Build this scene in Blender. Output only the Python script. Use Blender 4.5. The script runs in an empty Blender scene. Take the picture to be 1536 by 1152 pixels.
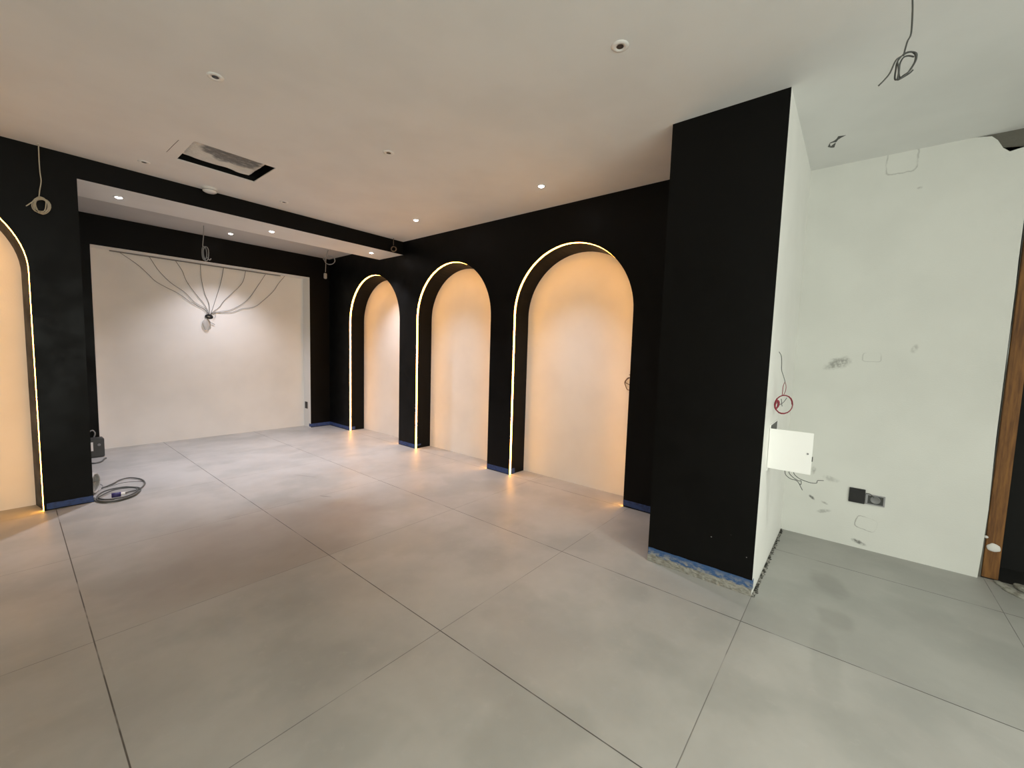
import bpy, bmesh, math, random
from mathutils import Vector, Matrix
random.seed(4)
PI = math.pi
SC = bpy.context.scene
COL = SC.collection

# ------------------------------------------------------------------ camera
R_, U_, B_ = [[0.636202, -0.77094, 0.029989], [0.043277, 0.074468, 0.996284], [-0.770308, -0.63254, 0.08074]]
cam = bpy.data.objects.new('camera', bpy.data.cameras.new('camera'))
COL.objects.link(cam)
cam.matrix_world = Matrix(((R_[0], U_[0], B_[0], 0), (R_[1], U_[1], B_[1], 0), (R_[2], U_[2], B_[2], 1.5), (0, 0, 0, 1)))
cam.data.sensor_width = 36
cam.data.lens = 14.5946
cam.data.clip_start = 0.02
SC.camera = cam

# ------------------------------------------------------------------ world, exposure, room light
SC.view_settings.view_transform = 'Standard'
SC.view_settings.look = 'None'
SC.view_settings.exposure = 0.2
SC.view_settings.gamma = 1
w = bpy.data.worlds.new('world'); SC.world = w; w.use_nodes = True
w.node_tree.nodes['Background'].inputs[0].default_value = (0.8, 0.9, 1, 1)
w.node_tree.nodes['Background'].inputs[1].default_value = 0.3

SPOT_C = (0.93, 0.90, 1.0)
def area(name, loc, target, sx, sy, energy, color):
    l = bpy.data.lights.new(name, 'AREA'); l.shape = 'RECTANGLE'; l.size = sx; l.size_y = sy
    l.energy = energy; l.color = color
    o = bpy.data.objects.new(name, l); COL.objects.link(o); o.location = loc
    o.rotation_euler = (Vector(target) - Vector(loc)).to_track_quat('-Z', 'Y').to_euler()
    return o
# fill from unseen windows added behind the camera and in the left wall
area('unseen_window_light', (0.0, -3.22, 1.25), (0.0, 0, 1.25), 4.2, 2.2, 125, (0.97, 1.0, 0.89))
area('unseen_window_light', (-3.72, -1.2, 1.3), (0, -1.2, 1.3), 3.0, 2.1, 50, (0.97, 1.0, 0.89))
def spot(loc, energy, angle=115, blend=0.9, color=SPOT_C, r=0.02, name='downlight_lamp'):
    l = bpy.data.lights.new(name, 'SPOT'); l.energy = energy; l.color = color
    l.spot_size = math.radians(angle); l.spot_blend = blend; l.shadow_soft_size = r
    o = bpy.data.objects.new(name, l); COL.objects.link(o); o.location = loc
    return o

# ------------------------------------------------------------------ materials
def mat(name, color=(0.8, 0.8, 0.8), rough=0.5, metal=0.0, spec=0.5):
    m = bpy.data.materials.new(name); m.use_nodes = True
    b = m.node_tree.nodes['Principled BSDF']
    b.inputs['Base Color'].default_value = (*color, 1)
    b.inputs['Roughness'].default_value = rough
    b.inputs['Metallic'].default_value = metal
    b.inputs['Specular IOR Level'].default_value = spec
    return m
class N:
    """small node-building helper"""
    def __init__(s, m): s.m = m; s.nt = m.node_tree; s.b = s.nt.nodes['Principled BSDF']; s._pos = None
    def new(s, t, **k):
        n = s.nt.nodes.new(t)
        for a, v in k.items(): setattr(n, a, v)
        return n
    def link(s, a, b): s.nt.links.new(a, b)
    def setin(s, sock, v):
        if hasattr(v, 'is_output') or isinstance(v, bpy.types.NodeSocket): s.link(v, sock)
        else: sock.default_value = v
    def math(s, op, a, b=None, c=None, clamp=False):
        n = s.new('ShaderNodeMath', operation=op); n.use_clamp = clamp
        s.setin(n.inputs[0], a)
        if b is not None: s.setin(n.inputs[1], b)
        if c is not None: s.setin(n.inputs[2], c)
        return n.outputs[0]
    @property
    def pos(s):
        if s._pos is None:
            g = s.new('ShaderNodeTexCoord'); s._pos = g.outputs['Object']
        return s._pos
    def xyz(s):
        n = s.new('ShaderNodeSeparateXYZ'); s.link(s.pos, n.inputs[0]); return n.outputs
    def noise(s, scale, detail=4, rough=0.5, scl=None):
        n = s.new('ShaderNodeTexNoise'); n.inputs['Scale'].default_value = scale
        n.inputs['Detail'].default_value = detail; n.inputs['Roughness'].default_value = rough
        if scl:
            mp = s.new('ShaderNodeMapping'); mp.inputs['Scale'].default_value = scl
            s.link(s.pos, mp.inputs[0]); s.link(mp.outputs[0], n.inputs['Vector'])
        else: s.link(s.pos, n.inputs['Vector'])
        return n.outputs['Fac']
    def ramp(s, v, a, b, lo=0.0, hi=1.0):
        n = s.new('ShaderNodeMapRange'); n.interpolation_type = 'SMOOTHSTEP'
        s.setin(n.inputs['Value'], v); n.inputs['From Min'].default_value = a; n.inputs['From Max'].default_value = b
        n.inputs['To Min'].default_value = lo; n.inputs['To Max'].default_value = hi
        return n.outputs['Result']
    def mix(s, f, a, b):
        n = s.new('ShaderNodeMix', data_type='RGBA'); s.setin(n.inputs['Factor'], f)
        s.setin(n.inputs['A'], a if not isinstance(a, tuple) else (*a, 1)); s.setin(n.inputs['B'], b if not isinstance(b, tuple) else (*b, 1))
        return n.outputs['Result']
    def bump(s, h, strength=0.1, dist=0.01):
        n = s.new('ShaderNodeBump'); n.inputs['Strength'].default_value = strength; n.inputs['Distance'].default_value = dist
        s.link(h, n.inputs['Height']); s.link(n.outputs[0], s.b.inputs['Normal'])
    def base(s, v): s.link(v, s.b.inputs['Base Color'])
    def ellipse(s, ca, cb, a0, b0, ra, rb, rot=0.0, sq=False):
        """distance in units of the ellipse radius in the plane of sockets ca, cb"""
        da = s.math('SUBTRACT', ca, a0); db = s.math('SUBTRACT', cb, b0)
        c, n_ = math.cos(rot), math.sin(rot)
        u = s.math('ADD', s.math('MULTIPLY', da, c / ra), s.math('MULTIPLY', db, n_ / ra))
        v = s.math('ADD', s.math('MULTIPLY', da, -n_ / rb), s.math('MULTIPLY', db, c / rb))
        if sq: return s.math('POWER', s.math('ADD', s.math('POWER', s.math('ABSOLUTE', u), 5), s.math('POWER', s.math('ABSOLUTE', v), 5)), 0.2)
        return s.math('SQRT', s.math('ADD', s.math('MULTIPLY', u, u), s.math('MULTIPLY', v, v)))

def plaster(name, color, smudges=(), axes=(1, 2), grain=0.25):
    m = mat(name, color, 0.75, spec=0.25); n = N(m)
    x = n.xyz(); ca, cb = x[axes[0]], x[axes[1]]
    big = n.noise(2.2, 3); col = n.mix(n.ramp(big, 0.3, 0.75), tuple(c * 1.0 for c in color), tuple(c * 0.94 for c in color))
    wob = n.noise(30, 4, 0.6)
    for (a0, b0, ra, rb, rot, kind, st, sc) in smudges:
        d = n.ellipse(ca, cb, a0, b0, ra, rb, rot, kind == 'ring')
        d = n.math('ADD', d, n.math('MULTIPLY', n.math('SUBTRACT', wob, 0.5), 0.9 if kind == 'spot' else 0.22))
        if kind == 'spot':
            f = n.math('MULTIPLY', n.ramp(d, 1.1, 0.3), st)
            f = n.math('MULTIPLY', f, n.ramp(n.noise(55, 3), 0.3, 0.6, 0.25, 1))
        else:
            f = n.math('MULTIPLY', n.ramp(n.math('ABSOLUTE', n.math('SUBTRACT', d, 1.0)), 0.09, 0.0), n.math('MULTIPLY', n.ramp(n.noise(9, 2), 0.42, 0.58, 0.1, 1), st))
        col = n.mix(f, col, sc)
    n.base(col); n.bump(n.noise(90, 5, 0.6), grain, 0.004)
    return m

M = {}
M['ceiling'] = plaster('ceiling_paint', (0.78, 0.782, 0.765), grain=0.15)
M['ceiling_shaded'] = plaster('shaded_ceiling_paint', (0.56, 0.56, 0.55), grain=0.15)  # ceiling paint darkened to stand for the dimmer alcove
M['white'] = plaster('white_plaster', (0.80, 0.79, 0.75))
GREY = (0.22, 0.22, 0.20)
M['white_r'] = plaster('scuffed_white_plaster', (0.76, 0.765, 0.72), [
    (0.105, 1.475, 0.10, 0.052, -0.4, 'spot', 0.7, GREY),
    (-0.335, 1.60, 0.02, 0.035, 0.3, 'spot', 0.35, GREY),
    (-0.10, 1.53, 0.055, 0.035, 0.0, 'ring', 0.35, GREY),
    (0.20, 0.565, 0.02, 0.045, 0.1, 'spot', 0.45, GREY),
    (0.195, 0.335, 0.03, 0.014, 0.6, 'spot', 0.9, (0.10, 0.10, 0.09)),
    (0.105, 0.31, 0.03, 0.012, 0.4, 'spot', 0.6, GREY),
    (0.11, 0.24, 0.06, 0.018, -0.35, 'spot', 0.5, GREY),
    (0.08, 0.52, 0.06, 0.025, 0.2, 'spot', 0.35, GREY),
    (-0.165, 0.21, 0.065, 0.05, 0.2, 'ring', 0.6, (0.16, 0.15, 0.13)),
    (-0.13, 0.05, 0.05, 0.02, 0.3, 'spot', 0.8, (0.10, 0.10, 0.09)),
    (-0.16, 2.985, 0.085, 0.085, 0.0, 'ring', 0.4, (0.20, 0.20, 0.18)),
    (-0.27, 2.77, 0.02, 0.012, 0.0, 'spot', 0.4, GREY),
])
M['white_side_lit'] = plaster('brightened_white_plaster', (0.90, 0.90, 0.86))  # white plaster brightened so the pillar side looks more strongly lit
M['broken'] = plaster('broken_masonry', (0.15, 0.143, 0.12), grain=1.0)

m = mat('black_wall_paint', (0.0028, 0.0027, 0.0025), 0.42, spec=0.14); n = N(m)
n.link(n.ramp(n.noise(5, 4), 0.3, 0.7, 0.36, 0.52), n.b.inputs['Roughness'])
v = n.new('ShaderNodeTexVoronoi'); v.inputs['Scale'].default_value = 9; n.link(n.pos, v.inputs['Vector'])
f = n.math('MULTIPLY', n.ramp(v.outputs['Distance'], 0.045, 0.03), n.ramp(n.xyz()[2], 0.55, 0.2))
f = n.math('MULTIPLY', f, n.ramp(n.noise(3, 2), 0.5, 0.6))
n.base(n.mix(f, (0.0035, 0.0034, 0.0031), (0.35, 0.34, 0.32))); n.bump(n.noise(70, 4), 0.08, 0.004)
M['black'] = m

# floor: large concrete look tiles, joints 1.192 x 1.2045 m
m = mat('floor_tiles', (0.42, 0.41, 0.385), 0.42, spec=0.45); n = N(m)
x = n.xyz()
def joint(s, off, period, half):
    t = n.math('DIVIDE', n.math('SUBTRACT', s, off), period)
    fr = n.math('SUBTRACT', t, n.math('ROUND', t))
    d = n.math('MULTIPLY', n.math('ABSOLUTE', fr), period)
    return n.ramp(d, half, half * 0.45), n.math('FLOOR', t)
jx, ix = joint(x[0], 0.212, 1.192, 0.0036)
jy, iy = joint(x[1], -0.812, 1.2045, 0.0026)
cid = n.new('ShaderNodeCombineXYZ'); n.link(ix, cid.inputs[0]); n.link(iy, cid.inputs[1])
wn = n.new('ShaderNodeTexWhiteNoise'); n.link(cid.outputs[0], wn.inputs['Vector'])
c1 = n.mix(n.ramp(n.noise(1.3, 5, 0.6), 0.3, 0.7), (0.455, 0.45, 0.425), (0.37, 0.365, 0.345))
c2 = n.mix(n.math('MULTIPLY', n.ramp(n.noise(1.7, 4, 0.5), 0.48, 0.62), 0.30), c1, (0.25, 0.262, 0.245))
c3 = n.mix(n.math('MULTIPLY', n.ramp(n.noise(14, 5, 0.7), 0.55, 0.75), 0.16), c2, (0.56, 0.55, 0.53))
c4 = n.mix(n.math('MULTIPLY', wn.outputs['Value'], 0.10), c3, (0.30, 0.29, 0.275))
brk = n.ramp(n.noise(3.5, 3), 0.36, 0.5, 0.35, 1)
jj = n.math('MAXIMUM', n.math('MULTIPLY', jx, 0.9), n.math('MULTIPLY', jy, 0.6))
jj = n.math('MULTIPLY', jj, brk)
# brownish tint on the middle tiles, greyer tint by the pillar
d = n.math('ADD', n.ellipse(x[0], x[1], 1.25, 3.35, 1.15, 0.85, 0.25), n.math('MULTIPLY', n.math('SUBTRACT', n.noise(1.6, 4), 0.5), 0.9))
bf = n.math('MULTIPLY', n.ramp(d, 1.1, 0.5), n.ramp(x[1], 2.798, 2.804, 0.35, 1.0))
c4 = n.mix(n.math('MULTIPLY', bf, 0.5), c4, (0.27, 0.215, 0.165))
gf = n.math('MULTIPLY', n.ramp(x[0], 2.594, 2.598), n.ramp(x[1], 0.392, 0.388))
c4 = n.mix(n.math('MULTIPLY', gf, 0.3), c4, (0.24, 0.245, 0.225))
# scuffs on the floor
sc = c4
for (a0, b0, ra, rb, rot, st, cc) in [(3.05, 0.62, 0.0, 0.0, 0, 0, None)][:0] + [
        (1.95, 3.95, 0.014, 0.07, 0.5, 0.5, (0.16, 0.155, 0.15)), (2.1, 4.75, 0.016, 0.16, 0.45, 0.4, (0.2, 0.19, 0.18)),
        (3.45, 0.02, 0.17, 0.11, 0.4, 0.42, (0.22, 0.22, 0.20)), (3.0, -0.02, 0.12, 0.10, 0.4, 0.35, (0.22, 0.22, 0.20)),
        (2.55, 0.0, 0.35, 0.07, 0.1, 0.25, (0.25, 0.25, 0.23))]:
    d = n.math('ADD', n.ellipse(x[0], x[1], a0, b0, ra, rb, rot), n.math('MULTIPLY', n.math('SUBTRACT', n.noise(9, 4), 0.5), 0.8))
    sc = n.mix(n.math('MULTIPLY', n.ramp(d, 1.15, 0.6), st), sc, cc)
n.base(n.mix(jj, sc, (0.045, 0.042, 0.038)))
n.link(n.ramp(n.noise(2.5, 5), 0.3, 0.7, 0.40, 0.55), n.b.inputs['Roughness'])
n.bump(n.math('ADD', n.math('MULTIPLY', jj, -1.0), n.math('MULTIPLY', n.noise(60, 5), 0.12)), 0.35, 0.003)
M['floor'] = m

m = mat('blue_masking_tape', (0.030, 0.062, 0.18), 0.6); n = N(m)
n.base(n.mix(n.ramp(n.noise(28, 5, 0.6), 0.45, 0.7), (0.032, 0.066, 0.20), (0.022, 0.036, 0.10))); n.bump(n.noise(60, 3), 0.3, 0.004)
M['tape'] = m
m = mat('dusty_blue_masking_tape', (0.04, 0.12, 0.28), 0.6); n = N(m)
ff = n.math('MULTIPLY', n.ramp(n.noise(22, 5, 0.65, (1, 1, 2.0)), 0.42, 0.62), n.ramp(n.xyz()[2], 0.11, 0.05))
n.base(n.mix(ff, (0.035, 0.10, 0.25), (0.33, 0.33, 0.30))); n.bump(n.noise(60, 3), 0.3, 0.004)
M['tape_dusty'] = m
m = mat('rough_base_plaster', (0.36, 0.35, 0.31), 0.9); n = N(m)
n.base(n.mix(n.ramp(n.noise(22, 5, 0.7, (1, 1, 3)), 0.4, 0.65), (0.33, 0.325, 0.285), (0.19, 0.18, 0.15))); n.bump(n.noise(40, 5), 0.35, 0.006)
M['rough_plaster'] = m
m = mat('mortar_rubble', (0.2, 0.2, 0.18), 0.95); n = N(m)
n.base(n.mix(n.ramp(n.noise(35, 4, 0.7), 0.42, 0.62), (0.02, 0.02, 0.016), (0.34, 0.33, 0.30))); n.bump(n.noise(40, 5), 1.0, 0.01)
M['rubble'] = m
m = mat('raw_timber', (0.30, 0.13, 0.04), 0.7); n = N(m)
n.base(n.mix(n.ramp(n.noise(6, 6, 0.6, (8, 8, 0.7)), 0.3, 0.7), (0.26, 0.115, 0.026), (0.11, 0.042, 0.009))); n.bump(n.noise(12, 5, 0.6, (8, 8, 0.7)), 0.4, 0.004)
M['timber'] = m
M['dark'] = mat('room_darkness', (0.006, 0.006, 0.005), 0.9)  # near-black colour stands in for the missing light
M['cable_grey'] = mat('grey_cable', (0.30, 0.30, 0.29), 0.45)
M['cable_roll'] = mat('light_grey_cable', (0.42, 0.42, 0.40), 0.45)
M['cable_dark'] = mat('dark_grey_cable', (0.085, 0.09, 0.085), 0.45)
M['cable_cream'] = mat('cream_cable', (0.50, 0.46, 0.36), 0.5)
M['cable_brown'] = mat('brown_cable', (0.16, 0.11, 0.07), 0.5)
M['cable_red'] = mat('red_cable', (0.25, 0.012, 0.03), 0.4)
M['wire_grey'] = mat('thin_grey_wire', (0.16, 0.15, 0.135), 0.5)
M['blackp'] = mat('black_plastic', (0.012, 0.012, 0.012), 0.4)
M['greyp'] = mat('grey_plastic', (0.22, 0.22, 0.22), 0.5)
M['dgreyp'] = mat('dark_grey_plastic', (0.055, 0.058, 0.055), 0.5)
M['whitep'] = mat('white_plastic', (0.80, 0.79, 0.76), 0.35)
M['whitem'] = mat('white_lacquered_steel', (0.95, 0.95, 0.92), 0.35)
M['purple'] = mat('purple_blue_plastic', (0.022, 0.016, 0.12), 0.35)
M['steel'] = mat('galvanised_steel', (0.35, 0.35, 0.36), 0.4, 0.8)
M['frame'] = mat('dark_window_frame', (0.03, 0.03, 0.03), 0.4)
def emis(name, color, strength):
    m = bpy.data.materials.new(name); m.use_nodes = True; nt = m.node_tree
    nt.nodes.remove(nt.nodes['Principled BSDF'])
    e = nt.nodes.new('ShaderNodeEmission'); e.inputs[0].default_value = (*color, 1); e.inputs[1].default_value = strength
    nt.links.new(e.outputs[0], nt.nodes['Material Output'].inputs[0]); return m
M['led'] = emis('warm_led_diffuser', (1.0, 0.42, 0.06), 26)
M['lens_on'] = emis('lit_downlight_lens', (1.0, 0.97, 0.95), 30)
M['glass'] = mat('window_glass', (1, 1, 1), 0.02)
nt = M['glass'].node_tree; tr = nt.nodes.new('ShaderNodeBsdfTransparent'); gl = nt.nodes.new('ShaderNodeBsdfGlossy')
gl.inputs['Roughness'].default_value = 0.02; mx = nt.nodes.new('ShaderNodeMixShader'); mx.inputs[0].default_value = 0.06
nt.links.new(tr.outputs[0], mx.inputs[1]); nt.links.new(gl.outputs[0], mx.inputs[2]); nt.links.new(mx.outputs[0], nt.nodes['Material Output'].inputs[0])
m = mat('plastic_sheet_wrap', (0.5, 0.49, 0.46), 0.3); n = N(m); x = n.xyz()
d = n.math('ADD', n.ellipse(x[0], x[1], 1.30, 4.20, 0.24, 0.17, 0.25), n.math('MULTIPLY', n.math('SUBTRACT', n.noise(8, 4), 0.5), 0.7))
cc = n.mix(n.ramp(d, 1.1, 0.85), (0.80, 0.79, 0.74), (0.17, 0.17, 0.165))
cc = n.mix(n.math('MULTIPLY', n.ramp(n.noise(14, 5, 0.6, (1.0, 2.6, 1)), 0.5, 0.7), 0.5), cc, (0.85, 0.84, 0.79))
n.base(cc); n.bump(n.noise(16, 5, 0.6, (1, 2.5, 1)), 1.0, 0.03)
M['wrap'] = m

# ------------------------------------------------------------------ mesh helpers
def obj(name, bm, m, parent=None, smooth=False):
    me = bpy.data.meshes.new(name); bmesh.ops.recalc_face_normals(bm, faces=bm.faces[:])
    bm.to_mesh(me); bm.free()
    if smooth:
        for p in me.polygons: p.use_smooth = True
    for mm in (m if isinstance(m, (list, tuple)) else [m]): me.materials.append(mm)
    o = bpy.data.objects.new(name, me); COL.objects.link(o)
    if parent:
        o.parent = parent; o.matrix_parent_inverse = Matrix.Translation(parent.location).inverted()
    return o
def tag(o, label, cat, group=None):
    o['label'] = label; o['category'] = cat
    if group: o['group'] = group
    return o
def struct(o): o['kind'] = 'structure'; return o
def thing(name, loc, label, cat, group=None):
    o = bpy.data.objects.new(name, None); COL.objects.link(o); o.location = loc; o.empty_display_size = 0.1
    return tag(o, label, cat, group)
def box(bm, x0, x1, y0, y1, z0, z1, mi=0, bevel=0):
    vs = [bm.verts.new((x, y, z)) for x in (x0, x1) for y in (y0, y1) for z in (z0, z1)]
    fs = []
    for q in ((0, 1, 3, 2), (4, 6, 7, 5), (0, 4, 5, 1), (2, 3, 7, 6), (0, 2, 6, 4), (1, 5, 7, 3)):
        f = bm.faces.new([vs[i] for i in q]); f.material_index = mi; fs.append(f)
    if bevel:
        bmesh.ops.recalc_face_normals(bm, faces=fs)
        bmesh.ops.bevel(bm, geom=list({e for f in fs for e in f.edges}), offset=bevel, segments=2, affect='EDGES')
    return fs
def B(*a, **k):
    bm = bmesh.new(); box(bm, *a, **k); return bm
def boxes(*L):
    bm = bmesh.new()
    for a in L: box(bm, *a)
    return bm
def smooth_path(pts, per=6):
    P_ = [Vector(p) for p in pts]
    if len(P_) < 3: return P_
    out = []; Q = [2 * P_[0] - P_[1]] + P_ + [2 * P_[-1] - P_[-2]]
    for i in range(1, len(Q) - 2):
        p0, p1, p2, p3 = Q[i - 1:i + 3]
        for k in range(per):
            t = k / per
            out.append(0.5 * ((2 * p1) + (-p0 + p2) * t + (2 * p0 - 5 * p1 + 4 * p2 - p3) * t * t + (-p0 + 3 * p1 - 3 * p2 + p3) * t ** 3))
    out.append(P_[-1]); return out
def tube(bm, path, r, seg=8):
    path = [Vector(p) for p in path]; rings = []
    t0 = (path[1] - path[0]).normalized(); up = Vector((0, 0, 1)) if abs(t0.z) < 0.9 else Vector((1, 0, 0))
    nrm = t0.cross(up).normalized()
    for i, p in enumerate(path):
        t = (path[min(i + 1, len(path) - 1)] - path[max(i - 1, 0)])
        if t.length < 1e-9: t = t0
        t.normalize(); nrm = (nrm - t * nrm.dot(t))
        if nrm.length < 1e-6: nrm = t.orthogonal()
        nrm.normalize(); b = t.cross(nrm)
        rings.append([bm.verts.new(p + (nrm * math.cos(2 * PI * k / seg) + b * math.sin(2 * PI * k / seg)) * r) for k in range(seg)])
    for a, c in zip(rings, rings[1:]):
        for k in range(seg): bm.faces.new((a[k], a[(k + 1) % seg], c[(k + 1) % seg], c[k]))
    bm.faces.new(rings[0]); bm.faces.new(rings[-1][::-1])
def T(path, r, seg=8, per=6):
    bm = bmesh.new(); tube(bm, smooth_path(path, per), r, seg); return bm
def lathe(bm, c, prof, seg=28, mi=0, axis='Z', cap=False):
    """prof: list of (radius, height) around the axis through c"""
    rings = []
    for r, h in prof:
        ring = []
        for k in range(seg):
            a = 2 * PI * k / seg; u, v_ = r * math.cos(a), r * math.sin(a)
            p = {'Z': (c[0] + u, c[1] + v_, c[2] + h), 'Y': (c[0] + u, c[1] + h, c[2] + v_), 'X': (c[0] + h, c[1] + u, c[2] + v_)}[axis]
            ring.append(bm.verts.new(p))
        rings.append(ring)
    for a, b in zip(rings, rings[1:]):
        for k in range(seg):
            f = bm.faces.new((a[k], a[(k + 1) % seg], b[(k + 1) % seg], b[k])); f.material_index = mi
    if cap:
        bm.faces.new(rings[0]).material_index = mi; bm.faces.new(rings[-1][::-1]).material_index = mi
    return bm
def prism(bm, pts, d):
    """pts: 3D polygon, extruded by vector d"""
    a = [bm.verts.new(p) for p in pts]; b = [bm.verts.new(Vector(p) + Vector(d)) for p in pts]
    bm.faces.new(a); bm.faces.new(b[::-1])
    for i in range(len(a)): bm.faces.new((a[i], a[(i + 1) % len(a)], b[(i + 1) % len(a)], b[i]))
    return bm
def coil(c, u, v, ru, rv, turns, jit, seed=0, start=0.0):
    """wound loops of cable about c in the plane u, v"""
    rnd = random.Random(seed); u = Vector(u).normalized(); v = Vector(v).normalized(); w_ = u.cross(v); pts = []
    nseg = 18; js = [(rnd.uniform(-jit, jit), rnd.uniform(-jit, jit), rnd.uniform(-jit, jit)) for _ in range(int(turns * 3) + 3)]
    for i in range(int(turns * nseg) + 1):
        t = i / nseg; a = start + 2 * PI * t; q = t * 3; k = int(q); fr = q - k; fr = fr * fr * (3 - 2 * fr)
        j = [js[k][z] * (1 - fr) + js[k + 1][z] * fr for z in range(3)]
        pts.append(Vector(c) + u * math.cos(a) * (ru + j[0]) + v * math.sin(a) * (rv + j[1]) + w_ * j[2] * 0.8)
    return pts

# ------------------------------------------------------------------ dimensions (metres)
H = 3.05                       # ceiling height
XW, DW = 3.799, 0.274          # arch wall face and niche depth
YB = 5.283                     # wall with the left arch and the alcove opening
XL = 0.446                     # left edge of the alcove opening
YK = 7.507                     # alcove back wall face
XN0, XN1, HN, DN = 0.717, 3.442, 2.671, 0.25   # white recess in the alcove back wall
XP, YP, YP2 = 2.92, 0.395, 1.064                # black pillar
XR, YR = 4.286, -0.79                            # white wall on the right and its free edge
X0, Y0 = -3.6, -3.1
ARCH = [(1.657, 3.121), (3.489, 4.945), (5.356, 6.804)]

# ------------------------------------------------------------------ floor, ceiling
struct(obj('floor', B(X0 - 0.2, 6.2, Y0 - 0.2, YK + 0.5, -0.12, 0), M['floor']))
# the ceiling with a square cut-out for the air conditioner
hx0, hx1, hy0, hy1 = 0.998, 1.592, 4.096, 4.62
struct(obj('ceiling', boxes((X0 - 0.2, hx0, Y0 - 0.2, YK + 0.5, H, H + 0.008), (hx1, 6.2, Y0 - 0.2, YK + 0.5, H, H + 0.008),
                            (hx0, hx1, Y0 - 0.2, hy0, H, H + 0.008), (hx0, hx1, hy1, YK + 0.5, H, H + 0.008)), M['ceiling']))
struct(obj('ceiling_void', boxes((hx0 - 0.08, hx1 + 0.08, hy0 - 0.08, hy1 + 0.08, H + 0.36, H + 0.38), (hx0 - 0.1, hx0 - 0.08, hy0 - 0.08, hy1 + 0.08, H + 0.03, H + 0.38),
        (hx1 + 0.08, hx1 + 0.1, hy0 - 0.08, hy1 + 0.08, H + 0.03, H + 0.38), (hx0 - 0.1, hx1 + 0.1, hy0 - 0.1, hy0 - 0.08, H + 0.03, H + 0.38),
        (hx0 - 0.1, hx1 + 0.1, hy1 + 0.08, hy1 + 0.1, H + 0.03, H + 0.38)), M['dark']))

# alcove ceiling panel, greyed so it looks less lit than the beam underside
struct(obj('ceiling_alcove', B(XL, XW, 5.903, YK, H - 0.003, H + 0.001), M['ceiling_shaded']))
# ------------------------------------------------------------------ walls
def arch_curve(a0, a1, spring, r, n_=40):
    """outline of an arch from (a1,0) up and over to (a0,0); returns list of (a,z)"""
    c = (a0 + a1) / 2; ra = (a1 - a0) / 2
    return [(a1, 0.0)] + [(c + ra * math.cos(PI * k / n_), spring + r * math.sin(PI * k / n_)) for k in range(n_ + 1)] + [(a0, 0.0)]
def wall_with_arches(a_start, a_end, arches, ztop, face, depth, axis):
    """slab in the plane a (along the wall) / z with arched openings; axis 'X' = face at x, a runs in y"""
    bm = bmesh.new()
    def P3(a, z, d): return (face + d, a, z) if axis == 'X' else (a, face + d, z)
    def quad(p): bm.faces.new([bm.verts.new(q) for q in p])
    for d in (0, depth):
        prev = a_start
        for (a0, a1, spring, r) in arches:
            quad([P3(prev, 0, d), P3(a0, 0, d), P3(a0, ztop, d), P3(prev, ztop, d)]); prev = a1
            cv = arch_curve(a0, a1, spring, r)[1:-1]
            for p, q in zip(cv, cv[1:]): quad([P3(p[0], p[1], d), P3(q[0], q[1], d), P3(q[0], ztop, d), P3(p[0], ztop, d)])
        quad([P3(prev, 0, d), P3(a_end, 0, d), P3(a_end, ztop, d), P3(prev, ztop, d)])
    for (a0, a1, spring, r) in arches:
        cv = arch_curve(a0, a1, spring, r)
        for p, q in zip(cv, cv[1:]): quad([P3(*p, 0), P3(*q, 0), P3(*q, depth), P3(*p, depth)])
    for a in (a_start, a_end): quad([P3(a, 0, 0), P3(a, 0, depth), P3(a, ztop, depth), P3(a, ztop, 0)])
    bmesh.ops.remove_doubles(bm, verts=bm.verts[:], dist=1e-5)
    return bm
SPR, RAD = 1.91, 0.73
RA = [(a0, a1, SPR, RAD) for a0, a1 in ARCH]
struct(obj('wall_right', wall_with_arches(YP2 - 0.05, YK, RA, H, XW, DW, 'X'), M['black']))
LA = (-1.31, 0.143, 2.03, 0.68)
struct(obj('wall_left', wall_with_arches(X0, XL, [LA], H, YB, 0.255, 'Y'), M['black']))
struct(obj('wall_alcove_side', B(XL - 0.1, XL, YB + 0.255, YK, 0, H), M['black']))
# alcove back wall: black around a white recess
struct(obj('wall_back', boxes((XL - 0.1, XN0, YK, YK + DN, 0, H), (XN1, XW + DW, YK, YK + DN, 0, H), (XN0, XN1, YK, YK + DN, HN, H)), M['black']))
struct(obj('wall_back_recess', boxes((XN0 - 0.002, XN1 + 0.002, YK + DN, YK + DN + 0.1, 0, HN + 0.01), (XN0 - 0.006, XN0 + 0.004, YK + 0.002, YK + DN, 0, HN),
        (XN1 - 0.004, XN1 + 0.006, YK + 0.002, YK + DN, 0, HN), (XN0, XN1, YK + 0.002, YK + DN, HN - 0.004, HN + 0.006)), M['white']))
# dropped beam over the alcove opening: black face, white underside
bm = B(XL - 0.001, XW, YB, 5.903, 2.861, H)
for f in bm.faces:
    f.normal_update(); f.material_index = 0 if f.calc_center_median().y < YB + 0.01 else 1
struct(obj('ceiling_beam', bm, [M['black'], M['ceiling']]))
# pillar: black front, white side
bm = bmesh.new(); box(bm, XP, XR, YP, YP2, 0, H)
for f in bm.faces: f.material_index = 1 if f.calc_center_median().y < YP + 0.01 else 0
struct(obj('wall_pillar', bm, [M['black'], M['white_side_lit']]))
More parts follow.
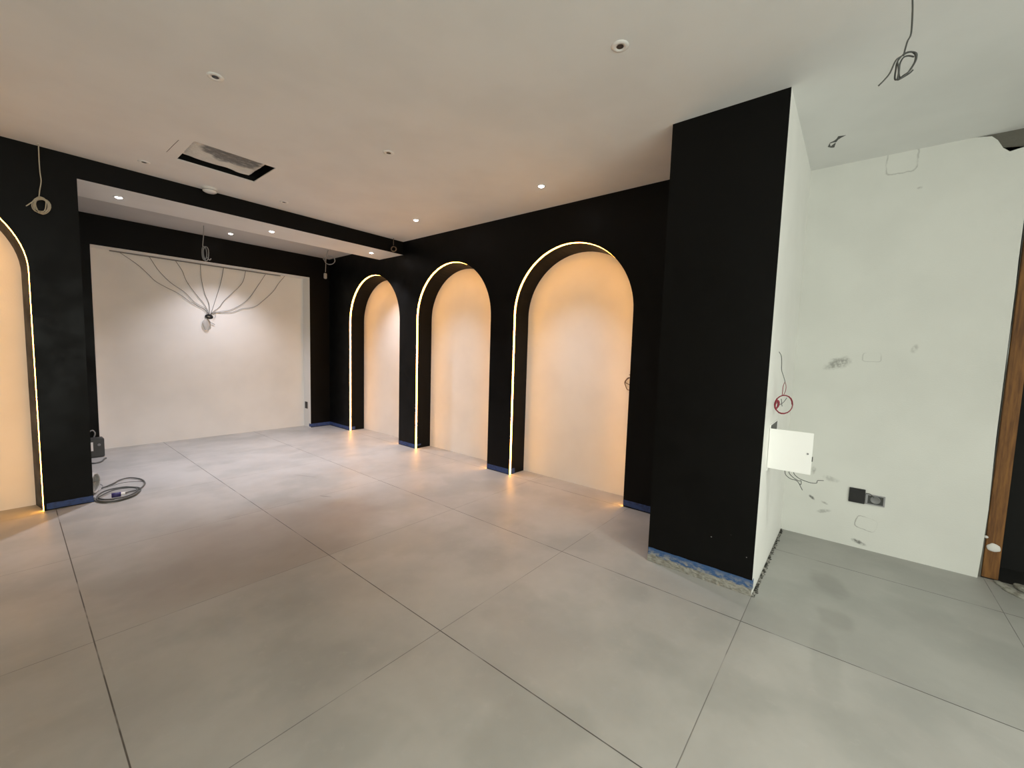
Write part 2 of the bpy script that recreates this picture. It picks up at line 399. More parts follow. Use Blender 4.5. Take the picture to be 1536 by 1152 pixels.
# white wall on the right, broken away at the top beside the doorway
brk = [(-0.519, H), (-0.60, 3.035), (-0.629, 3.002), (-0.657, 2.945), (-0.689, 2.913), (-0.76, 2.928), (YR - 0.04, 2.93)]
poly = [(YP + 0.01, 0), (YP + 0.01, H)] + brk[:-1] + [(YR, 2.93), (YR + 0.004, 2.2), (YR - 0.003, 1.6), (YR + 0.004, 1.0), (YR - 0.002, 0.5), (YR + 0.003, 0.2), (YR + 0.01, 0.0)]
bm = bmesh.new(); prism(bm, [(XR, a, z) for a, z in poly], (0.03, 0, 0))
bmesh.ops.triangulate(bm, faces=[f for f in bm.faces if len(f.verts) > 4])
struct(obj('wall_right_white', bm, M['white_r']))
struct(obj('wall_right_masonry', boxes((XR + 0.032, XR + 0.14, -0.80, YP, 0, H), (XR + 0.032, XR + 0.14, -2.0, -0.80, 2.62, H), (XR, XR + 0.14, Y0, -2.0, 0, H), (XR + 0.012, XR + 0.032, -2.0, -0.45, 2.55, H)), M['broken']))
# room behind the doorway, its darkness put into the near-black colour
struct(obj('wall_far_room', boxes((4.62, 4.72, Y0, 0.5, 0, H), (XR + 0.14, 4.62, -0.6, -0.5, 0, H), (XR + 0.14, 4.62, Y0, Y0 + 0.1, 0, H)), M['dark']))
struct(obj('floor_far_room', B(XR + 0.035, 4.62, Y0 + 0.1, -0.6, 0, 0.004), M['dark']))  # thin near-black sheet added over the tiles so this floor looks unlit
# the rest of the shell behind the camera
struct(obj('wall_side', boxes((X0 - 0.1, X0, 0.4, YB + 0.3, 0, H), (X0 - 0.1, X0, Y0, -2.8, 0, H), (X0 - 0.1, X0, -2.8, 0.4, 0, 0.15), (X0 - 0.1, X0, -2.8, 0.4, 2.4, H)), M['white']))
win = struct(obj('unseen_window_2', boxes((X0 - 0.08, X0 - 0.02, -2.8, 0.4, 0.15, 0.21), (X0 - 0.08, X0 - 0.02, -2.8, 0.4, 2.34, 2.4),
        *[(X0 - 0.08, X0 - 0.02, a, a + 0.06, 0.15, 2.4) for a in (-2.8, -1.23, 0.34)]), M['frame']))  # unseen window added in the side wall for fill light
obj('pane', B(X0 - 0.055, X0 - 0.045, -2.8, 0.4, 0.15, 2.4), M['glass'], win)
wx0, wx1, wz0, wz1 = -2.1, 2.1, 0.15, 2.35
struct(obj('wall_front', boxes((X0 - 0.1, wx0, Y0 - 0.1, Y0, 0, H), (wx1, XR + 0.14, Y0 - 0.1, Y0, 0, H), (wx0, wx1, Y0 - 0.1, Y0, 0, wz0), (wx0, wx1, Y0 - 0.1, Y0, wz1, H)), M['white']))
win = struct(obj('unseen_window_1', boxes((wx0, wx1, Y0 - 0.08, Y0 - 0.02, wz0, wz0 + 0.06), (wx0, wx1, Y0 - 0.08, Y0 - 0.02, wz1 - 0.06, wz1),
        *[(a, a + 0.06, Y0 - 0.08, Y0 - 0.02, wz0, wz1) for a in (wx0, -0.73, 0.67, wx1 - 0.06)]), M['frame']))  # unseen window behind the camera, placed for its light
obj('pane', B(wx0, wx1, Y0 - 0.055, Y0 - 0.045, wz0, wz1), M['glass'], win)

# ------------------------------------------------------------------ arched niches with their LED strips
def led_bm(cv, face, axis, w_=0.023, t=0.0002, inset=0.0015):
    """ribbon on the reveal, following the arch curve just behind the front edge"""
    bm = bmesh.new(); pts = []; n_ = len(cv)
    for i, (a, z) in enumerate(cv):
        p = Vector(cv[max(i - 1, 0)]); q = Vector(cv[min(i + 1, n_ - 1)]); tg = (q - p).normalized(); nr = Vector((tg.y, -tg.x))
        c = Vector(((cv[0][0] + cv[-1][0]) / 2, 1.0)); 
        if nr.dot(c - Vector((a, z))) < 0: nr = -nr
        pts.append((Vector((a, z)) - nr * 0.003, Vector((a, z)) + nr * t, Vector((a, z)) + nr * 0.0042))
    def P3(a, z, d): return (face + d, a, z) if axis == 'X' else (a, face + d, z)
    R = [[bm.verts.new(P3(o_.x, o_.y, inset)), bm.verts.new(P3(i_.x, i_.y, inset)), bm.verts.new(P3(j_.x, j_.y, inset + w_)), bm.verts.new(P3(o_.x, o_.y, inset + w_))] for o_, i_, j_ in pts]
    for a, b in zip(R, R[1:]):
        for k in range(4): bm.faces.new((a[k], a[(k + 1) % 4], b[(k + 1) % 4], b[k]))
    bm.faces.new(R[0]); bm.faces.new(R[-1][::-1])
    return bm
def niche(arch, face, depth, axis, label, splay=0.006, drop=0.042):
    a0, a1, spring, r = arch; c = (a0 + a1) / 2
    t = thing('arched_niche', (face, c, 0) if axis == 'X' else (c, face, 0), label, 'wall niche', 'lit arched wall niches')
    cv = arch_curve(a0 - 0.004, a1 + 0.004, spring, r + 0.004)
    if splay:      # reveal that narrows towards the back
        f_ = arch_curve(a0, a1, spring, r); b_ = arch_curve(a0 + splay, a1 - splay, spring, r - drop)
        bm = bmesh.new(); P3 = (lambda a, z, d: (face + d, a, z)) if axis == 'X' else (lambda a, z, d: (a, face + d, z))
        Rg = [[bm.verts.new(P3(*p, 0.0295)), bm.verts.new(P3(*q_, depth - 0.001)), bm.verts.new(P3(*p, depth - 0.001))] for p, q_ in zip(f_, b_)]
        for u_, v_ in zip(Rg, Rg[1:]):
            for k in range(3): bm.faces.new((u_[k], u_[(k + 1) % 3], v_[(k + 1) % 3], v_[k]))
        bm.faces.new(Rg[0]); bm.faces.new(Rg[-1][::-1])
        obj('reveal', bm, M['black'], t)
    bm = bmesh.new(); d = face + depth
    prism(bm, [((d, a, z) if axis == 'X' else (a, d, z)) for a, z in cv], (0.06, 0, 0) if axis == 'X' else (0, 0.06, 0))
    o = obj('back_panel', bm, M['white'], t); o['label'] = 'white plaster back panel'
    o = obj('led_strip', led_bm(arch_curve(a0, a1, spring, r), face, axis), M['led'], t); o['label'] = 'glowing warm yellow LED strip'
    return t
niche(RA[0], XW, DW, 'X', 'widest glowing arched niche in black wall, nearest the black pillar')
niche(RA[1], XW, DW, 'X', 'middle of the three glowing arched niches in the right black wall')
niche(RA[2], XW, DW, 'X', 'narrowest glowing arched niche, farthest, beside the white alcove')
niche(LA, YB, 0.255, 'Y', 'partly seen glowing arched niche at left edge, left of the alcove', 0.038, 0.038)

# ------------------------------------------------------------------ blue tape
def tape(name, path, z0, z1, label, out=0.0025, m='tape', seed=0, wob=0.004, parent=None):
    """path: plan polyline (x,y) standing just clear of the wall"""
    rnd = random.Random(seed); pts = []
    for (p, q) in zip(path, path[1:]):
        L = math.dist(p, q); k = max(2, int(L / 0.03))
        for i in range(k): pts.append((p[0] + (q[0] - p[0]) * i / k, p[1] + (q[1] - p[1]) * i / k))
    pts.append(path[-1]); bm = bmesh.new(); prev = None; lo = 0
    for i, (x_, y_) in enumerate(pts):
        p = Vector(pts[max(i - 1, 0)]); q = Vector(pts[min(i + 1, len(pts) - 1)]); t = (q - p).normalized(); nr = Vector((t.y, -t.x)) * 0.0015
        lo = lo * 0.6 + rnd.uniform(0, wob); hi = rnd.uniform(-0.0015, 0.0015)
        cur = [bm.verts.new((x_, y_, z0 + lo)), bm.verts.new((x_ + nr.x, y_ + nr.y, z0 + lo)), bm.verts.new((x_ + nr.x, y_ + nr.y, z1 + hi)), bm.verts.new((x_, y_, z1 + hi))]
        if prev:
            for k in range(4): bm.faces.new((prev[k], prev[(k + 1) % 4], cur[(k + 1) % 4], cur[k]))
        else: bm.faces.new(cur)
        prev = cur
    bm.faces.new(prev[::-1])
    return tag(obj(name, bm, M[m]), label, 'tape', 'blue masking tape along the wall bases')
e = 0.0018
tape('masking_tape', [(XL, YB - e), (0.16, YB - e)], 0.004, 0.062, 'blue tape along base of black wall, right of the left arch', seed=1)
tape('masking_tape', [(XW - e, 6.815), (XW - e, YK - e), (XN1 - 0.0055, YK - e), (XN1 - 0.0055, YK + 0.06)], 0.004, 0.066, 'blue tape wrapping the far corner beside the white alcove', seed=2)
tape('masking_tape', [(XW + 0.262, 6.804 - e), (XW + 0.034, 6.804 - e)], 0.004, 0.062, 'blue tape inside the narrowest, farthest arched niche', seed=3)
tape('masking_tape', [(XW - e, 4.957), (XW - e, 5.356)], 0.004, 0.062, 'blue tape on front of black pier between far and middle arches', seed=4)
tape('masking_tape', [(XW + 0.270, 4.945 - e), (XW + 0.034, 4.945 - e)], 0.004, 0.062, 'wrinkled blue tape inside the middle arched niche', seed=5, wob=0.02)
tape('masking_tape', [(XW - e, 3.133), (XW - e, 3.489)], 0.004, 0.066, 'blue tape on front of black pier between middle and widest arches', seed=6)
tape('masking_tape', [(XW + 0.262, 3.121 - e), (XW + 0.034, 3.121 - e)], 0.004, 0.066, 'blue tape inside the widest arched niche, nearest the black pillar', seed=7)
tape('masking_tape', [(XW - e, 1.10), (XW - e, 1.657)], 0.008, 0.07, 'blue tape on wall between the widest arch and black pillar', seed=8)
tape('masking_tape', [(XP + 0.035, YP - 0.003), (XP - 0.004, YP - 0.003), (XP - 0.004, YP2 - 0.004)], 0.036, 0.103, 'dusty blue tape across foot of the big black pillar', m='tape_dusty', seed=9, wob=0.012)
# crumbling base of the pillar
rnd = random.Random(3); bm = bmesh.new(); prev = None; k = 44
for i in range(k + 1):
    y_ = YP + (YP2 - YP) * i / k; o_ = 0.004 + rnd.uniform(-0.001, 0.002); b_ = 0.008 + rnd.uniform(-0.002, 0.003) 
    cur = [bm.verts.new((XP + 0.001, y_, 0.001)), bm.verts.new((XP - b_, y_, 0.001)), bm.verts.new((XP - o_ - 0.002, y_, 0.028)), bm.verts.new((XP - o_ * 0.4, y_, 0.044 + rnd.uniform(-0.008, 0.010))), bm.verts.new((XP + 0.001, y_, 0.056))]
    if prev:
        for j in range(5): bm.faces.new((prev[j], prev[(j + 1) % 5], cur[(j + 1) % 5], cur[j]))
    else: bm.faces.new(cur)
    prev = cur
bm.faces.new(prev[::-1])
struct(obj('trim_1', bm, M['rough_plaster']))
# open joint of mortar crumbs between tiles and the white side of the pillar
bm = bmesh.new(); prev = None; k = 60; rnd = random.Random(8)
for i in range(k + 1):
    x_ = XP - 0.005 + (XR - XP) * i / k; wd = 0.026 * (1 - 0.45 * i / k) + rnd.uniform(-0.008, 0.006)
    cur = [bm.verts.new((x_, YP - 0.0005, 0.0015)), bm.verts.new((x_, YP - wd * 0.5, 0.0035 + rnd.uniform(0, 0.003))), bm.verts.new((x_, YP - wd, 0.001))]
    if prev:
        for j in range(2): bm.faces.new((prev[j], prev[j + 1], cur[j + 1], cur[j]))
    prev = cur
for i in range(60):
    x_ = rnd.uniform(XP + 0.03, XR - 0.02); y_ = YP - rnd.uniform(0.003, 0.022); s = rnd.uniform(0.003, 0.008)
    bmesh.ops.create_icosphere(bm, subdivisions=1, radius=s, matrix=Matrix.Translation((x_, y_, s * 0.5)) @ Matrix.Diagonal((1, rnd.uniform(0.6, 1.2), 0.7, 1)))
o = tag(obj('mortar_rubble', bm, M['rubble']), 'dark crumbled mortar in the gap along the foot of the white pillar side', 'rubble'); o['kind'] = 'stuff'

# ------------------------------------------------------------------ ceiling fittings
def downlight_parts(c, lit, t):
    x_, y_, z_ = c; bm = bmesh.new()
    lathe(bm, c, [(0.026 if lit else 0.018, 0.001), (0.026 if lit else 0.018, -0.004), (0.030, -0.0065), (0.040, -0.005), (0.044, 0.0), (0.044, 0.001)])
    o = obj('trim_ring', bm, M['whitep'], t, True)
    bm = bmesh.new(); lathe(bm, c, [(0.001, -0.014), (0.012, -0.0125), (0.020, -0.0085), (0.0262, -0.002), (0.0262, 0.001)] if lit else [(0.001, -0.0045), (0.014, -0.0045), (0.019, -0.0038), (0.0195, 0.001)])
    o = obj('lens', bm, M['lens_on'] if lit else M['blackp'], t, True); o['label'] = 'bright lit lens' if lit else 'dark unlit recess'
def downlight(x_, y_, z_, lit, label, group):
    t = thing('recessed_downlight', (x_, y_, z_), label, 'ceiling light', group)
    downlight_parts((x_, y_, z_), lit, t)
G1, G2 = 'lit recessed downlights', 'unlit recessed downlight fittings'
E1, E2 = 92, 112
for (x_, y_, z_, lab, en, an) in [
        (3.267, 2.398, H, 'lit downlight in ceiling above the widest arch, brightest one', E1, 84),
        (3.244, 4.257, H, 'lit downlight in ceiling above the middle arch', E1, 84),
        (0.75, 5.602, 2.861, 'leftmost lit downlight under the white beam', E2, 102),
        (2.121, 5.61, 2.861, 'lit downlight under the white beam, middle of the beam', E2, 102),
        (3.449, 5.566, 2.861, 'rightmost lit downlight under the white beam, above farthest arch', E2, 102),
        (2.111, 7.033, H - 0.003, 'lit downlight in the higher alcove ceiling, behind the beam', E2, 102)]:
    downlight(x_, y_, z_, True, lab, G1); spot((x_, y_, z_ - 0.04), en, an)
for (x_, y_, lab) in [
        (2.039, 1.034, 'unlit round fitting with raised ring, alone in the near ceiling above centre'),
        (0.848, 3.021, 'unlit small fitting in ceiling at upper left, nearest the left edge'),
        (2.016, 3.007, 'unlit small fitting in mid ceiling, between cassette hole and lit downlight'),
        (0.836, 4.939, 'unlit small fitting in ceiling left of the square opening'),
        (2.008, 4.969, 'unlit small fitting in ceiling right of the square opening, by the beam')]:
    downlight(x_, y_, H, False, lab, G2)
# lit downlights of the same grid behind the camera
for (x_, y_, en, lab) in [(2.04, -0.95, 95, 'lit downlight behind the viewpoint, nearest the near ceiling cable'),
        (0.85, -0.95, 45, 'lit downlight in ceiling just behind the viewpoint'), (-0.4, -0.95, 45, 'lit downlight behind the viewpoint, farthest to the left')]:
    downlight(x_, y_, H, True, lab, G1)
    spot((x_, y_, H - 0.04), en, 115, color=(0.99, 1.0, 0.90))
t = thing('smoke_detector', (1.383, 5.19, H), 'white round smoke detector on ceiling beside the black beam face', 'smoke detector')
bm = bmesh.new(); lathe(bm, (1.383, 5.19, H), [(0.068, 0.001), (0.068, -0.012), (0.060, -0.014)], 32); obj('mounting_base', bm, M['whitep'], t, True)
bm = bmesh.new(); lathe(bm, (1.383, 5.19, H), [(0.058, -0.013), (0.062, -0.018), (0.060, -0.034), (0.045, -0.043), (0.001, -0.045)], 32); obj('cover', bm, M['whitep'], t, True)
bm = bmesh.new(); lathe(bm, (1.383, 5.19, H), [(0.0622, -0.021), (0.0628, -0.023), (0.0622, -0.026)], 32); o = obj('air_slot', bm, M['greyp'], t, True)

# wrapped air conditioner in its square ceiling opening
t = thing('air_conditioner_cassette', (1.3, 4.3, H + 0.03), 'plastic wrapped air conditioner cassette inside the square dark ceiling opening', 'air conditioner')
cx0, cx1, cy0, cy1 = hx0 - 0.02, hx1 - 0.045, hy0 - 0.03, hy1 - 0.060
obj('casing', B(cx0 + 0.01, cx1 - 0.01, cy0 + 0.01, cy1 - 0.01, H + 0.06, H + 0.30), M['dgreyp'], t)
bm = bmesh.new(); nx = ny = 22; g = []
from mathutils import noise as mn
for i in range(nx + 1):
    row = []
    for j in range(ny + 1):
        a, b = i / nx, j / ny; x_ = cx0 + (cx1 - cx0) * a; y_ = cy0 + (cy1 - cy0) * b
        ed = min(a, 1 - a, b, 1 - b); z_ = H + 0.016 + 0.014 * mn.noise(Vector((x_ * 9, y_ * 14, 0))) + (0.03 * (1 - ed / 0.1) ** 2 if ed < 0.1 else 0)
        row.append(bm.verts.new((x_, y_, z_)))
    g.append(row)
for i in range(nx):
    for j in range(ny): bm.faces.new((g[i][j], g[i + 1][j], g[i + 1][j + 1], g[i][j + 1]))
ret = bmesh.ops.extrude_face_region(bm, geom=bm.faces[:]); 
for v_ in [q for q in ret['geom'] if isinstance(q, bmesh.types.BMVert)]: v_.co.z += 0.004
o = obj('plastic_wrap', bm, M['wrap'], t, True); o['label'] = 'crumpled translucent plastic sheet'
# scratch in the ceiling and torn hole near the white wall
bm = bmesh.new(); tube(bm, [(0.919, 4.176, H), (0.914, 4.35, H), (0.911, 4.52, H)], 0.0018, 6)
tag(obj('ceiling_crack', bm, M['dgreyp']), 'thin dark scratch line in ceiling left of the square opening', 'crack')
bm = bmesh.new(); pts = [(3.876, 0.269, 3.049), (3.815, 0.254, 3.049), (3.796, 0.229, 3.049), (3.775, 0.216, 3.049), (3.738, 0.205, 3.049), (3.751, 0.163, 3.049), (3.770, 0.188, 3.049), (3.791, 0.206, 3.049), (3.828, 0.219, 3.049), (3.911, 0.232, 3.048), (3.905, 0.251, 3.049)]
prism(bm, pts, (0, 0, 0.001)); t = tag(obj('ceiling_hole', bm, M['dgreyp']), 'small torn hole with crack in ceiling above the white side wall', 'hole')
bm = bmesh.new(); pts = [(3.824, 0.254, 3.047), (3.818, 0.235, 3.047), (3.827, 0.215, 3.047), (3.840, 0.232, 3.047), (3.874, 0.252, 3.047)]
prism(bm, pts, (0, 0, 0.001)); o = obj('torn_paint_flap', bm, M['ceiling'], t)

# ------------------------------------------------------------------ hanging cables
GC = 'cables hanging coiled from the ceiling'
def hang(name, top, parts, r, m, label, cat='cable', group=GC):
    t = thing(name, top, label, cat, group); bm = bmesh.new()
    for p in parts: tube(bm, p, r, 8)
    obj('cable', bm, M[m], t, True)
    bm = bmesh.new(); lathe(bm, top, [(0.009, 0.0), (0.009, -0.003), (r * 1.1, -0.004)], 16); obj('ceiling_hole_edge', bm, M['whitep'], t)
    return t
rx = Vector((R_[0], R_[1], 0)).normalized(); ux = Vector((0, 0, 1))
# far left, in front of the black wall
c = Vector([(0.229, 5.220, 2.565)][0]); a = [(0.234, 5.225, 3.023), (0.232, 5.225, 2.924), (0.233, 5.225, 2.830), (0.236, 5.225, 2.758), (0.226, 5.225, 2.686), (0.219, 5.225, 2.622)]
a[0] = (a[0][0], 5.225, H)
hang('hanging_cable', a[0], [smooth_path(a), coil(c, rx, ux, 0.060, 0.056, 7, 0.013, 5, 1.9), smooth_path([(0.217, 5.215, 2.608), (0.187, 5.215, 2.584), (0.165, 5.215, 2.557), (0.147, 5.215, 2.536)])], 0.0034, 'cable_cream', 'cream cable hanging against black wall left of alcove, wound in a round coil')
# alcove, tall oval coil
a = [(1.753, 6.880, 3.049), (1.750, 6.880, 2.944), (1.740, 6.880, 2.837), (1.735, 6.880, 2.765)]
c = Vector([(1.759, 6.880, 2.682)][0]); a[0] = (a[0][0], a[0][1], H)
hang('hanging_cable', a[0], [smooth_path(a), coil(c + rx * 0.01, rx, ux, 0.042, 0.098, 1.6, 0.010, 7, 1.5), coil(c - rx * 0.012, rx * 0.9 + ux * 0.1, ux, 0.03, 0.088, 1.0, 0.008, 17, 1.5), smooth_path([(1.781, 6.870, 2.632), (1.803, 6.870, 2.601), (1.823, 6.870, 2.622)])], 0.0055, 'cable_grey', 'pale grey cable hanging in alcove in a tall oval loop')
# alcove right, open ring with connector
a = [(3.422, 6.790, 3.060), (3.405, 6.790, 3.003), (3.382, 6.790, 2.924)]; a[0] = (a[0][0], a[0][1], H)
c = Vector([(3.445, 6.790, 2.886)][0])
t = hang('hanging_cable', a[0], [smooth_path(a), coil(c, rx, ux, 0.085, 0.068, 2, 0.004, 9, 2.6), coil(Vector([(3.360, 6.790, 2.898)][0]), rx, ux, 0.022, 0.026, 1.4, 0.004, 2), smooth_path([(3.382, 6.790, 2.902), (3.377, 6.790, 2.794), (3.372, 6.790, 2.687)])], 0.0048, 'cable_grey', 'grey cable ring with hanging connector in right corner of alcove')
p_ = [(3.369, 6.790, 2.622)][0]
bm = B(p_[0] - 0.024, p_[0] + 0.024, p_[1] - 0.014, p_[1] + 0.014, p_[2] - 0.045, p_[2] + 0.045, bevel=0.008); obj('connector', bm, M['cable_grey'], t)
# far corner of the ceiling
a = [(3.583, 5.210, 3.048), (3.581, 5.210, 3.002), (3.582, 5.210, 2.946)]; a[0] = (a[0][0], a[0][1], H)
hang('hanging_cable', a[0], [smooth_path(a), coil(Vector([(3.575, 5.200, 2.892)][0]), rx, ux, 0.036, 0.033, 5, 0.008, 11)], 0.0045, 'cable_brown', 'small brown cable coil hanging in the far ceiling corner before the beam')
# top right
a = [(2.450, -0.069, 3.065), (2.450, -0.073, 2.996), (2.450, -0.077, 2.943), (2.450, -0.079, 2.864), (2.450, -0.070, 2.836), (2.450, -0.064, 2.797), (2.450, -0.062, 2.782)]; a[0] = (a[0][0], a[0][1], H)
q = lambda L: smooth_path(L)
t = hang('hanging_cable', a[0], [smooth_path(a),
    q([(2.450, -0.059, 2.787), (2.450, -0.073, 2.792), (2.450, -0.094, 2.784), (2.450, -0.103, 2.772), (2.450, -0.102, 2.753), (2.450, -0.095, 2.731), (2.450, -0.085, 2.712), (2.450, -0.068, 2.702), (2.450, -0.054, 2.693), (2.450, -0.043, 2.695), (2.450, -0.041, 2.713), (2.450, -0.042, 2.735), (2.450, -0.044, 2.763), (2.450, -0.054, 2.782), (2.450, -0.071, 2.790)]),
    q([(2.465, -0.072, 2.798), (2.465, -0.087, 2.796), (2.465, -0.100, 2.778), (2.465, -0.100, 2.753), (2.465, -0.089, 2.728), (2.465, -0.076, 2.709), (2.465, -0.060, 2.703), (2.465, -0.054, 2.719), (2.465, -0.053, 2.742), (2.465, -0.054, 2.764), (2.465, -0.063, 2.783), (2.465, -0.078, 2.784), (2.465, -0.096, 2.773)]),
    q([(2.440, -0.099, 2.772), (2.440, -0.103, 2.751), (2.440, -0.096, 2.728), (2.440, -0.082, 2.705), (2.440, -0.066, 2.692), (2.440, -0.051, 2.686), (2.440, -0.052, 2.713), (2.440, -0.049, 2.740), (2.440, -0.045, 2.761), (2.440, -0.056, 2.779)]),
    q([(2.435, -0.056, 2.776), (2.435, -0.042, 2.769), (2.435, -0.035, 2.756), (2.435, -0.028, 2.733), (2.435, -0.021, 2.716), (2.435, -0.007, 2.698), (2.435, 0.010, 2.681)]),
    q([(2.455, -0.097, 2.716), (2.455, -0.088, 2.707), (2.455, -0.074, 2.700), (2.455, -0.059, 2.694)])], 0.0031, 'cable_dark', 'dark grey cable hanging in near ceiling at top right with oval coil')

# ------------------------------------------------------------------ wires fanned over the white recess
YF = YK + DN
t = thing('wire_fan', [(2.009, 7.750, 1.880)][0], 'fan of eight thin grey wires meeting at a black knot in the white alcove', 'wiring')
W = [[(1.013, 7.745, 2.662), (1.185, 7.745, 2.537), (1.291, 7.745, 2.432), (1.381, 7.745, 2.330), (1.495, 7.745, 2.260), (1.632, 7.745, 2.191), (1.795, 7.745, 2.069), (1.933, 7.745, 1.992), (1.976, 7.745, 1.943), (1.997, 7.745, 1.887)],
     [(1.320, 7.745, 2.671), (1.424, 7.745, 2.482), (1.556, 7.745, 2.330), (1.715, 7.745, 2.214), (1.838, 7.745, 2.074), (1.956, 7.745, 2.007), (1.992, 7.745, 1.945), (2.004, 7.745, 1.888)],
     [(1.610, 7.745, 2.669), (1.693, 7.745, 2.526), (1.740, 7.745, 2.382), (1.842, 7.745, 2.216), (1.946, 7.745, 2.072), (1.999, 7.745, 1.959), (2.008, 7.745, 1.888)],
     [(1.918, 7.745, 2.672), (1.923, 7.745, 2.461), (1.961, 7.745, 2.231), (2.009, 7.745, 2.092), (2.017, 7.745, 1.974), (2.008, 7.745, 1.888)],
     [(2.220, 7.745, 2.666), (2.175, 7.745, 2.419), (2.105, 7.745, 2.169), (2.044, 7.745, 1.963), (2.013, 7.745, 1.888)],
     [(2.527, 7.745, 2.669), (2.473, 7.745, 2.461), (2.330, 7.745, 2.277), (2.209, 7.745, 2.140), (2.148, 7.745, 2.040), (2.055, 7.745, 1.950), (2.017, 7.745, 1.889)],
     [(2.832, 7.745, 2.673), (2.696, 7.745, 2.436), (2.538, 7.745, 2.190), (2.337, 7.745, 2.031), (2.170, 7.745, 1.972), (2.055, 7.745, 1.942), (2.017, 7.745, 1.883)],
     [(3.130, 7.745, 2.673), (3.021, 7.745, 2.524), (2.936, 7.745, 2.381), (2.771, 7.745, 2.202), (2.638, 7.745, 2.088), (2.460, 7.745, 2.042), (2.312, 7.745, 1.973), (2.077, 7.745, 1.944), (2.022, 7.745, 1.878)]]
for p_ in W: obj('wire', T(p_, 0.0033, 6, 5), M['wire_grey'], t, True)
bm = bmesh.new(); c = Vector([(2.000, 7.715, 1.878)][0])
tube(bm, coil(c, rx, ux * 0.8 - rx * 0.3, 0.045, 0.032, 3, 0.012, 21), 0.011, 8)
obj('wire_knot', bm, M['blackp'], t, True)
bm = bmesh.new(); c = Vector([(1.971, 7.735, 1.757)][0]); rings = []
for i in range(9):
    f = i / 8; rr = 0.052 * math.sin(0.35 + 2.5 * f) ** 0.8; z_ = c.z + 0.085 - 0.17 * f
    rings.append([bm.verts.new((c.x + rr * math.cos(2 * PI * k / 12) * (1 + 0.15 * math.sin(k * 5 + i)), c.y + 0.018 * math.sin(2 * PI * k / 12) * (rr / 0.052), z_)) for k in range(12)])
for a, b in zip(rings, rings[1:]):
    for k in range(12): bm.faces.new((a[k], a[(k + 1) % 12], b[(k + 1) % 12], b[k]))
m = mat('clear_plastic_bag', (0.62, 0.61, 0.58), 0.25); m.node_tree.nodes['Principled BSDF'].inputs['Alpha'].default_value = 0.55
o = obj('plastic_bag', bm, m, t, True); o['label'] = 'small clear plastic bag'
obj('loose_wire', T([(1.989, 7.740, 1.819), (2.024, 7.740, 1.789), (2.048, 7.740, 1.780), (2.081, 7.740, 1.761)], 0.004, 6), M['wire_grey'], t)
obj('loose_wire', T([(2.046, 7.740, 1.944), (2.076, 7.740, 1.939), (2.094, 7.740, 1.919), (2.090, 7.740, 1.883), (2.062, 7.740, 1.853)], 0.003, 6), M['cable_grey'], t)
# slotted profile along the head of the recess
t = thing('cable_channel', (1.9, YF, HN), 'long thin grey cable channel along the top of the white alcove', 'cable channel')
obj('profile', boxes((0.92, 3.05, YF - 0.030, YF - 0.002, HN - 0.018, HN - 0.0045)), M['greyp'], t)
obj('slot', boxes((0.93, 3.04, YF - 0.026, YF - 0.012, HN - 0.0195, HN - 0.0181)), M['blackp'], t)

# black socket on the right jamb of the recess
t = thing('wall_socket', (XN1 - 0.005, 7.665, 0.395), 'small black double socket on right jamb of the white alcove', 'socket')
obj('plate', B(XN1 - 0.012, XN1 - 0.0042, 7.618, 7.712, 0.332, 0.455, bevel=0.002), M['blackp'], t)
bm = bmesh.new()
for z_ in (0.365, 0.423): lathe(bm, (XN1 - 0.0125, 7.665, z_), [(0.024, 0.0), (0.024, -0.002), (0.019, -0.001), (0.018, 0.0)], 20, axis='X')
obj('insert', bm, M['dgreyp'], t)

# cable loop at the right side of the widest arch
t = thing('cable_loop', (XW + DW - 0.01, 1.76, 1.3), 'thin brown cable loop on the glowing panel beside the right jamb of widest arch', 'cable')
YA = 4.055
bm = bmesh.new()
for p_ in ([(4.060, 1.733, 1.274), (4.060, 1.756, 1.283), (4.060, 1.779, 1.286)], [(4.060, 1.722, 1.269), (4.060, 1.754, 1.251), (4.060, 1.783, 1.257), (4.060, 1.810, 1.231), (4.060, 1.823, 1.203), (4.060, 1.812, 1.171), (4.060, 1.793, 1.135), (4.060, 1.770, 1.129), (4.060, 1.737, 1.140), (4.060, 1.705, 1.169), (4.060, 1.697, 1.212), (4.060, 1.727, 1.253), (4.060, 1.766, 1.255), (4.060, 1.799, 1.237), (4.060, 1.814, 1.204), (4.060, 1.773, 1.185), (4.060, 1.739, 1.166), (4.060, 1.705, 1.164)], ): tube(bm, smooth_path(p_), 0.0042, 6)
obj('cable', bm, M['cable_brown'], t, True)

# ------------------------------------------------------------------ things on the white side of the pillar
t = thing('electrical_cabinet', (3.3, YP, 0.9), 'white recessed electrical cabinet with open door on the white pillar side', 'electrical cabinet')
obj('recess', boxes((3.15, 3.46, YP - 0.003, YP - 0.0005, 0.775, 1.062)), M['blackp'], t)  # flat black plate, the darkness of the opening put into its colour
fr = 0.006
obj('frame', boxes((3.14, 3.15, YP - fr, YP - 0.0005, 0.765, 1.07), (3.46, 3.47, YP - fr, YP - 0.0005, 0.765, 1.07), (3.15, 3.46, YP - fr, YP - 0.0005, 0.765, 0.775), (3.15, 3.46, YP - fr, YP - 0.0005, 1.062, 1.07)), M['whitem'], t)
d = obj('door', B(3.132, 3.14, 0.160, YP - 0.002, 0.785, 1.045, bevel=0.0015), M['whitem'], t); d['label'] = 'white steel door standing open'
bm = bmesh.new(); lathe(bm, (3.1315, 0.182, 0.915), [(0.0055, 0), (0.0055, -0.002), (0.001, -0.0025)], 14, axis='X'); obj('latch_hole', bm, M['greyp'], d)
obj('latch', B(3.134, 3.139, 0.155, 0.160, 0.87, 0.90), M['dgreyp'], d)
